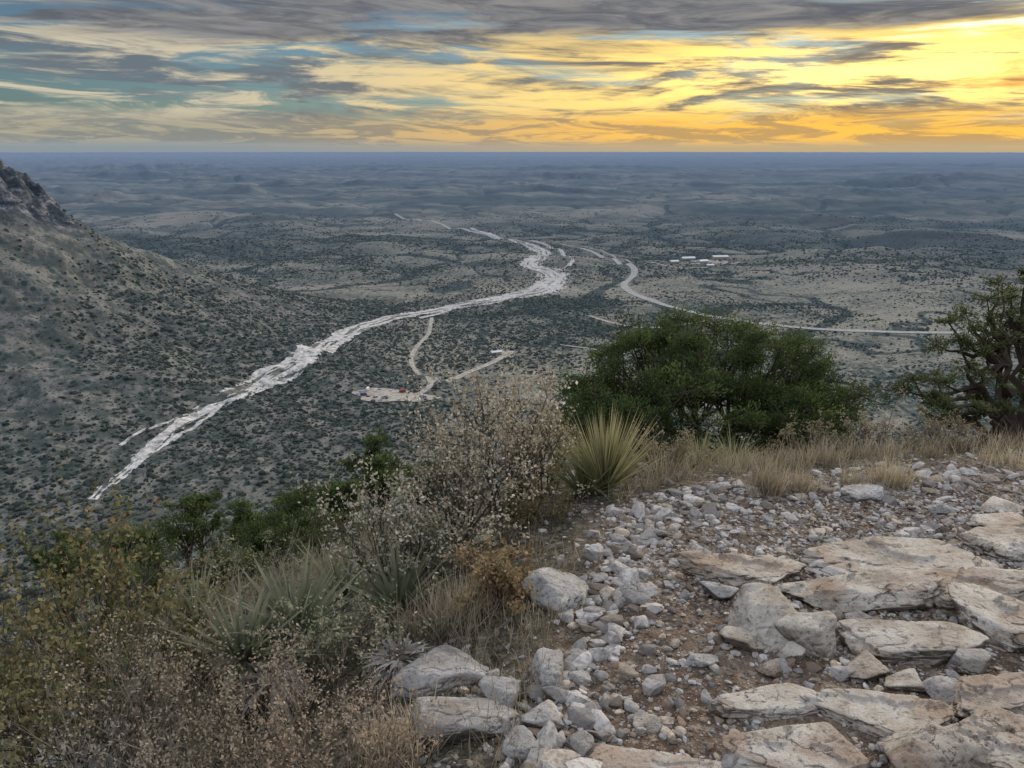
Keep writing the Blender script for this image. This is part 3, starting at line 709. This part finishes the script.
tufts("bunch_grass",[tuft_at(455,625,.26,420,.06),tuft_at(420,640,.24,300,.06),tuft_at(480,610,.22,250,.05),tuft_at(400,760,.22,350,.06),tuft_at(1010,466,.18,300,.1)],(.58,.51,.39),(.27,.22,.15))
# ------------------------------------------------------------------ rocks
def ico(sub):
    b=bmesh.new();bmesh.ops.create_icosphere(b,subdivisions=sub,radius=1)
    V=np.array([v.co[:] for v in b.verts]);Fc=np.array([[v.index for v in f.verts] for f in b.faces]);b.free();return V/np.linalg.norm(V,axis=1)[:,None],Fc
ICO={k:ico(k) for k in (1,2,3,5,6)}
def rock_shape(sub,seed,npl=13,pw=14,rough=.06,oct=4,fs=2.2,slab=False):
    g=np.random.default_rng(seed);D=ICO[sub][0]
    nrm=g.normal(size=(npl,3))
    if slab: nrm[:,2]*=.35
    nrm/=np.linalg.norm(nrm,axis=1)[:,None];dd=g.uniform(.55,1.0,npl)
    caps=[[0,0,1],[0,0,-1]]
    if slab: caps=[[.06*g.normal(),.10*g.normal()-.05,1],[0,0,-1],[.45*g.normal(),.45*g.normal(),1]]
    caps=np.array(caps,float);caps/=np.linalg.norm(caps,axis=1)[:,None]
    nrm=np.concatenate([nrm,caps]);dd=np.concatenate([dd,[.62 if slab else .8,.8]+([.8] if slab else [])])
    q=np.maximum(D@nrm.T,0)/dd
    r=np.sum(q**pw,axis=1)**(-1/pw)
    r=np.minimum(r,1.4)
    V=D*r[:,None]
    if rough>0:
        n=fbm3(V*fs+seed*7.7,oct,seed);ridg=np.abs(fbm3(V*fs*1.3+seed,2,seed+5))
        V=V*(1+rough*n-rough*.9*(ridg<.07)*(.07-ridg)/.07)[:,None]
        if slab:   # bedding ledges
            k=np.round((V[:,2]+.06*n)/.26)*.26
            V[:,2]=V[:,2]*.45+k*.55
            out_=1+.16*fbm3(np.stack([V[:,0]*1.6,V[:,1]*1.6,k*3],1)+seed,4,seed+9)
            V[:,0]*=out_;V[:,1]*=out_
    return V
def rock(name,px,py,w,h,k=1.3,warm=True,seed=1,rot=0,sink=.25,tilt=0,sub=5):
    P=survey(px,py+h*.25);t=float(np.linalg.norm(P)/np.linalg.norm(ray(px,py+h*.25)))
    dep=math.atan2(-P[2],math.hypot(P[0],P[1]));W=w/F*t;Hh=h/F*t
    sz=Hh/(2*(k*math.sin(dep)*.9+math.cos(dep)*(1-sink)));sx=W/2;sy=k*sz
    sl_='slab' in name
    V=rock_shape(sub,seed,11 if sl_ else 13,20 if sl_ else 18,.13 if sl_ else .10,6,2.0,sl_)*np.array([sx,sy,sz])*1.2
    if tilt:
        c,s_=math.cos(tilt),math.sin(tilt);V=np.stack([V[:,0]*c-V[:,2]*s_,V[:,1],V[:,0]*s_+V[:,2]*c],1)
    c,s_=math.cos(rot),math.sin(rot);V=np.stack([V[:,0]*c-V[:,1]*s_,V[:,0]*s_+V[:,1]*c,V[:,2]],1)
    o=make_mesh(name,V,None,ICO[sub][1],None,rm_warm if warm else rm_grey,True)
    z=float(ground_z(P[0],P[1]));o.location=(P[0],P[1],z+sz*(1-2*sink)*.9)
    return P,max(sx,sy)
ROCKS=[ # px py w h k warm rot tilt
("limestone_slab",905,552,185,62,3.6,1,.1,.03),("limestone_slab",955,585,130,60,2.8,1,-.3,.06),("limestone_slab",748,566,108,42,2.6,1,-.1,-.04),
("limestone_slab",838,588,122,44,2.1,1,.15,.1),("boulder",765,614,84,56,1.5,1,.3,.2),("boulder",812,637,48,50,1.0,1,.1,.2),
("limestone_slab",915,636,128,54,1.8,1,-.1,.04),("limestone_slab",1000,612,100,64,2.2,1,0,.0),("boulder",968,662,48,34,1.5,0,.2,0),
("limestone_slab",1010,540,80,34,2.4,1,.1,0),("limestone_slab",1000,690,110,50,2.4,1,.1,0),("limestone_slab",885,710,130,54,3.2,1,.0,0),
("limestone_slab",795,697,95,36,2.4,1,.1,.0),("limestone_slab",800,742,128,60,3.4,1,.2,0),("boulder",925,748,84,62,1.6,1,.2,.1),
("limestone_slab",1010,745,110,66,2.4,1,.1,0),("limestone_slab",650,764,150,30,3,1,0,0),("boulder",556,590,62,40,1.5,0,0,-.25),
("boulder",440,674,92,50,1.4,0,.1,-.1),("boulder",455,716,114,54,1.6,0,-.1,.08),("boulder",548,668,40,36,1.2,0,.2,0),
("boulder",582,745,32,32,1.,0,0,0),("boulder",505,690,36,30,1.2,0,0,0),("boulder",630,590,26,18,1.3,0,0,0),("boulder",720,590,34,24,1.3,0,0,0),
("boulder",545,720,32,24,1.3,0,0,.1),("boulder",520,742,34,26,1.3,0,0,.1),("boulder",868,494,36,18,1.6,0,0,0),("boulder",745,640,34,26,1.3,1,0,.1),
("boulder",790,650,26,22,1.3,1,0,.1),("boulder",860,668,46,26,1.6,1,.2,0),("boulder",700,552,26,18,1.3,0,0,0),
("limestone_slab",866,642,50,36,1.6,1,.1,.1),("boulder",905,680,44,24,1.6,1,.1,0),("boulder",830,560,36,16,2,1,0,0),("boulder",120,745,100,40,2,0,0,0),
("boulder",990,520,44,20,2,1,0,0),("boulder",1000,505,50,16,2,1,0,0),("boulder",940,508,34,14,2,0,0,0),("boulder",700,660,22,14,1.4,0,0,0),("boulder",650,720,28,18,1.4,1,0,0),
("boulder",770,668,30,18,1.4,1,.5,0),("boulder",840,672,24,16,1.4,0,.3,0),("boulder",945,690,36,20,1.5,0,.3,0),("boulder",735,712,26,16,1.4,0,.1,0),("boulder",860,618,30,18,1.4,0,.1,0)]
big=[]
for i,a in enumerate(ROCKS):
    P,s_=rock(a[0],a[1],a[2],a[3],a[4],a[5],bool(a[6]),700+i*3,a[7],.28,a[8],6 if a[3]>90 else 5);big.append((P[0],P[1],s_))
# ---- gravel ----------------------------------------------------------
def gravel(name,n,sub,smin,smax,pw,region,pale=.5,nv=24):
    T,Fc=ICO[sub][0],ICO[sub][1];var=np.array([rock_shape(sub,900+i,10,24,0.) for i in range(nv)])
    if sub>=3: var=np.array([v*(1+.07*fbm3(v*3+i,3,i))[:,None] for i,v in enumerate(var)])
    x,y,s=region(n,smin,smax,pw);n=len(x);z=ground_z(x,y)
    vi=rng.integers(0,nv,n);V=var[vi]
    sc=np.stack([s*rng.uniform(.8,1.4,n),s*rng.uniform(.7,1.1,n),s*rng.uniform(.4,.85,n)],1)
    V=V*sc[:,None,:]
    a=rng.normal(0,.35,n);c,q=np.cos(a)[:,None],np.sin(a)[:,None]
    V=np.stack([V[...,0]*c-V[...,2]*q,V[...,1],V[...,0]*q+V[...,2]*c],-1)
    a=rng.uniform(0,6.28,n);c,q=np.cos(a)[:,None],np.sin(a)[:,None]
    V=np.stack([V[...,0]*c-V[...,1]*q,V[...,0]*q+V[...,1]*c,V[...,2]],-1)
    V=V+np.stack([x,y,z+s*.2],1)[:,None,:]
    k=T.shape[0];Ft=(Fc[None]+(np.arange(n)*k)[:,None,None]).reshape(-1,3)
    g=np.array([.40,.385,.37]);b=np.array([.21,.16,.125]);w=np.array([.41,.35,.285])
    m=rng.random(n)[:,None];col=np.where(m<pale,g,np.where(m<pale+.22,w,b))*rng.uniform(.4,1.3,(n,1))
    make_mesh(name,V.reshape(-1,3),None,Ft,np.repeat(col,k,0),gv,False)
def reg_trail(n,smin,smax,pw):
    x=rng.uniform(-.6,7.0,n*3);y=rng.uniform(1.0,5.6,n*3);sd=edge_sd(x,y)
    dens=.36+1.2*fbm2(x*1.3,y*1.3,4,81)+.55*np.exp(-((sd+.2)/.32)**2)
    dens=np.where(sd>.05,dens*np.exp(-(sd-.05)/.12),dens)
    for bx,by,bs in big:
        dd=np.hypot(x-bx,y-by);dens=dens+.3*np.exp(-((dd-bs)/.06)**2)-np.where(dd<bs*.6,2,0)
    k=rng.random(n*3)<np.clip(dens,.07,1);x=x[k][:n];y=y[k][:n]
    s=smin+(smax-smin)*rng.random(len(x))**pw
    return x,y,s
gravel("gravel",44000,1,.004,.014,2.2,reg_trail,.5)
gravel("gravel",8500,2,.010,.026,2.6,reg_trail,.6)
gravel("cobbles",300,3,.022,.042,2.2,reg_trail,.75)
def reg_rim(n,smin,smax,pw):
    u=rng.uniform(0,1,n);E=np.array(EDGE[2:11]);L=np.concatenate([[0],np.cumsum(np.linalg.norm(np.diff(E,axis=0),axis=1))]);q=u*L[-1]
    x=np.interp(q,L,E[:,0])+rng.normal(.0,.10,n);y=np.interp(q,L,E[:,1])+rng.normal(-.10,.14,n)
    return x,y,smin+(smax-smin)*rng.random(n)**pw
gravel("rim_rocks",1400,3,.014,.050,2.6,reg_rim,.8)
# ------------------------------------------------------------------ light
AZ=math.radians(33);EL=math.radians(18)
sd_=Vector((math.sin(AZ)*math.cos(EL),math.cos(AZ)*math.cos(EL),math.sin(EL)))
sl=bpy.data.lights.new("sun",'SUN');sl.energy=3.1;sl.angle=math.radians(8);sl.color=(1,.84,.63)
so=bpy.data.objects.new("sun",sl);scene.collection.objects.link(so);so.rotation_euler=(-sd_).to_track_quat('-Z','Y').to_euler()
w=bpy.data.worlds.new("World");scene.world=w;w.use_nodes=True;t=N(w.node_tree)
sky=t.n('ShaderNodeTexSky');sky.sky_type='NISHITA';sky.sun_disc=False;sky.sun_elevation=EL;sky.sun_rotation=AZ
g=t.n('ShaderNodeTexCoord').outputs['Generated'];x,y,z=t.sep(g)[:3]
az=t.m('ARCTAN2',x,y);E=t.m('DIVIDE',z,.169)
v1=t.vec(t.m('MULTIPLY',az,2.6),t.m('ADD',t.m('MULTIPLY',z,24),t.m('MULTIPLY',az,.5)),0.)
v2=t.vec(t.m('MULTIPLY',az,9.),t.m('ADD',t.m('MULTIPLY',z,75),t.m('MULTIPLY',az,2.)),2.)
v3=t.vec(t.m('MULTIPLY',az,2.2),t.m('MULTIPLY',z,20),7.)
n1=t.noise(v1,1.,7,.64,.7);n2=t.noise(v2,1.,5,.66,.8);n3=t.noise(v3,1.,6,.62,.5)
warm=t.ss(az,-.42,.32)
tone=t.m('ADD',t.m('MULTIPLY',n1,.72),t.m('MULTIPLY',n2,.28))
lit=t.mix(warm,(.64,.57,.42),(1.1,.74,.17));drk=t.mix(warm,(.15,.185,.215),(.25,.21,.165))
cloud=t.mix(t.ss(tone,.44,.55),drk,lit)
ga=t.m('DIVIDE',t.m('SUBTRACT',az,.42),.30);ge=t.m('DIVIDE',t.m('SUBTRACT',E,.48),.24)
glow=t.m('POWER',2.718,t.m('MULTIPLY',t.m('ADD',t.m('MULTIPLY',ga,ga),t.m('MULTIPLY',ge,ge)),-1.))
cloud=t.mix(t.m('MULTIPLY',glow,t.ss(tone,.42,.51)),cloud,(1.9,1.35,.42))
cloud=t.mix(t.m('MULTIPLY',t.m('MULTIPLY',warm,t.ss(n3,.56,.66)),.7),cloud,(.78,.36,.07))
gl=t.ss(az,.1,-.3)
gap=t.m('MULTIPLY',t.m('MULTIPLY',t.ss(t.m('SUBTRACT',n3,t.m('MULTIPLY',gl,.05)),.49,.39),t.ss(E,.12,.3)),t.ss(E,1.0,.75))
gap=t.m('MULTIPLY',gap,t.m('SUBTRACT',1.0,t.m('MULTIPLY',glow,.9)))
gap=t.m('MULTIPLY',gap,t.ss(n2,.66,.44))
top=t.ss(t.m('ADD',E,t.m('MULTIPLY',t.m('SUBTRACT',n3,.5),.8)),.64,.84)
topc=t.mix(t.ss(n2,.35,.68),(.12,.13,.155),(.27,.27,.28))
cloud=t.mix(t.m('MULTIPLY',top,.96),cloud,topc)
band=t.mix(warm,(.42,.39,.29),(1.1,.60,.10));band=t.mix(t.m('MULTIPLY',t.ss(n2,.54,.42),.6),band,drk)
cloud=t.mix(t.ss(E,.30,.15),cloud,band)
hz=t.mix(warm,(.27,.32,.35),(.55,.42,.24));cloud=t.mix(t.ss(E,.09,.0),cloud,hz)
zen=t.mix(t.ss(n3,.3,.7),(.66,.73,.88),(1.04,1.07,1.15));cloud=t.mix(t.ss(z,.2,.5),cloud,zen)
below=t.mix(t.ss(z,0,-.02),cloud,(.16,.18,.2))
b1=t.n('ShaderNodeBackground');t.l(t.mix(1.0,sky.outputs[0],(.52,.76,1.0),'MULTIPLY'),b1.inputs[0]);b1.inputs[1].default_value=.06
b2=t.n('ShaderNodeBackground');t.l(below,b2.inputs[0]);b2.inputs[1].default_value=1.
mx=t.n('ShaderNodeMixShader');t.l(gap,mx.inputs[0]);t.l(b2.outputs[0],mx.inputs[1]);t.l(b1.outputs[0],mx.inputs[2])
o=t.n('ShaderNodeOutputWorld');t.l(mx.outputs[0],o.inputs[0])
scene.view_settings.view_transform='Standard';scene.view_settings.look='None';scene.view_settings.exposure=0
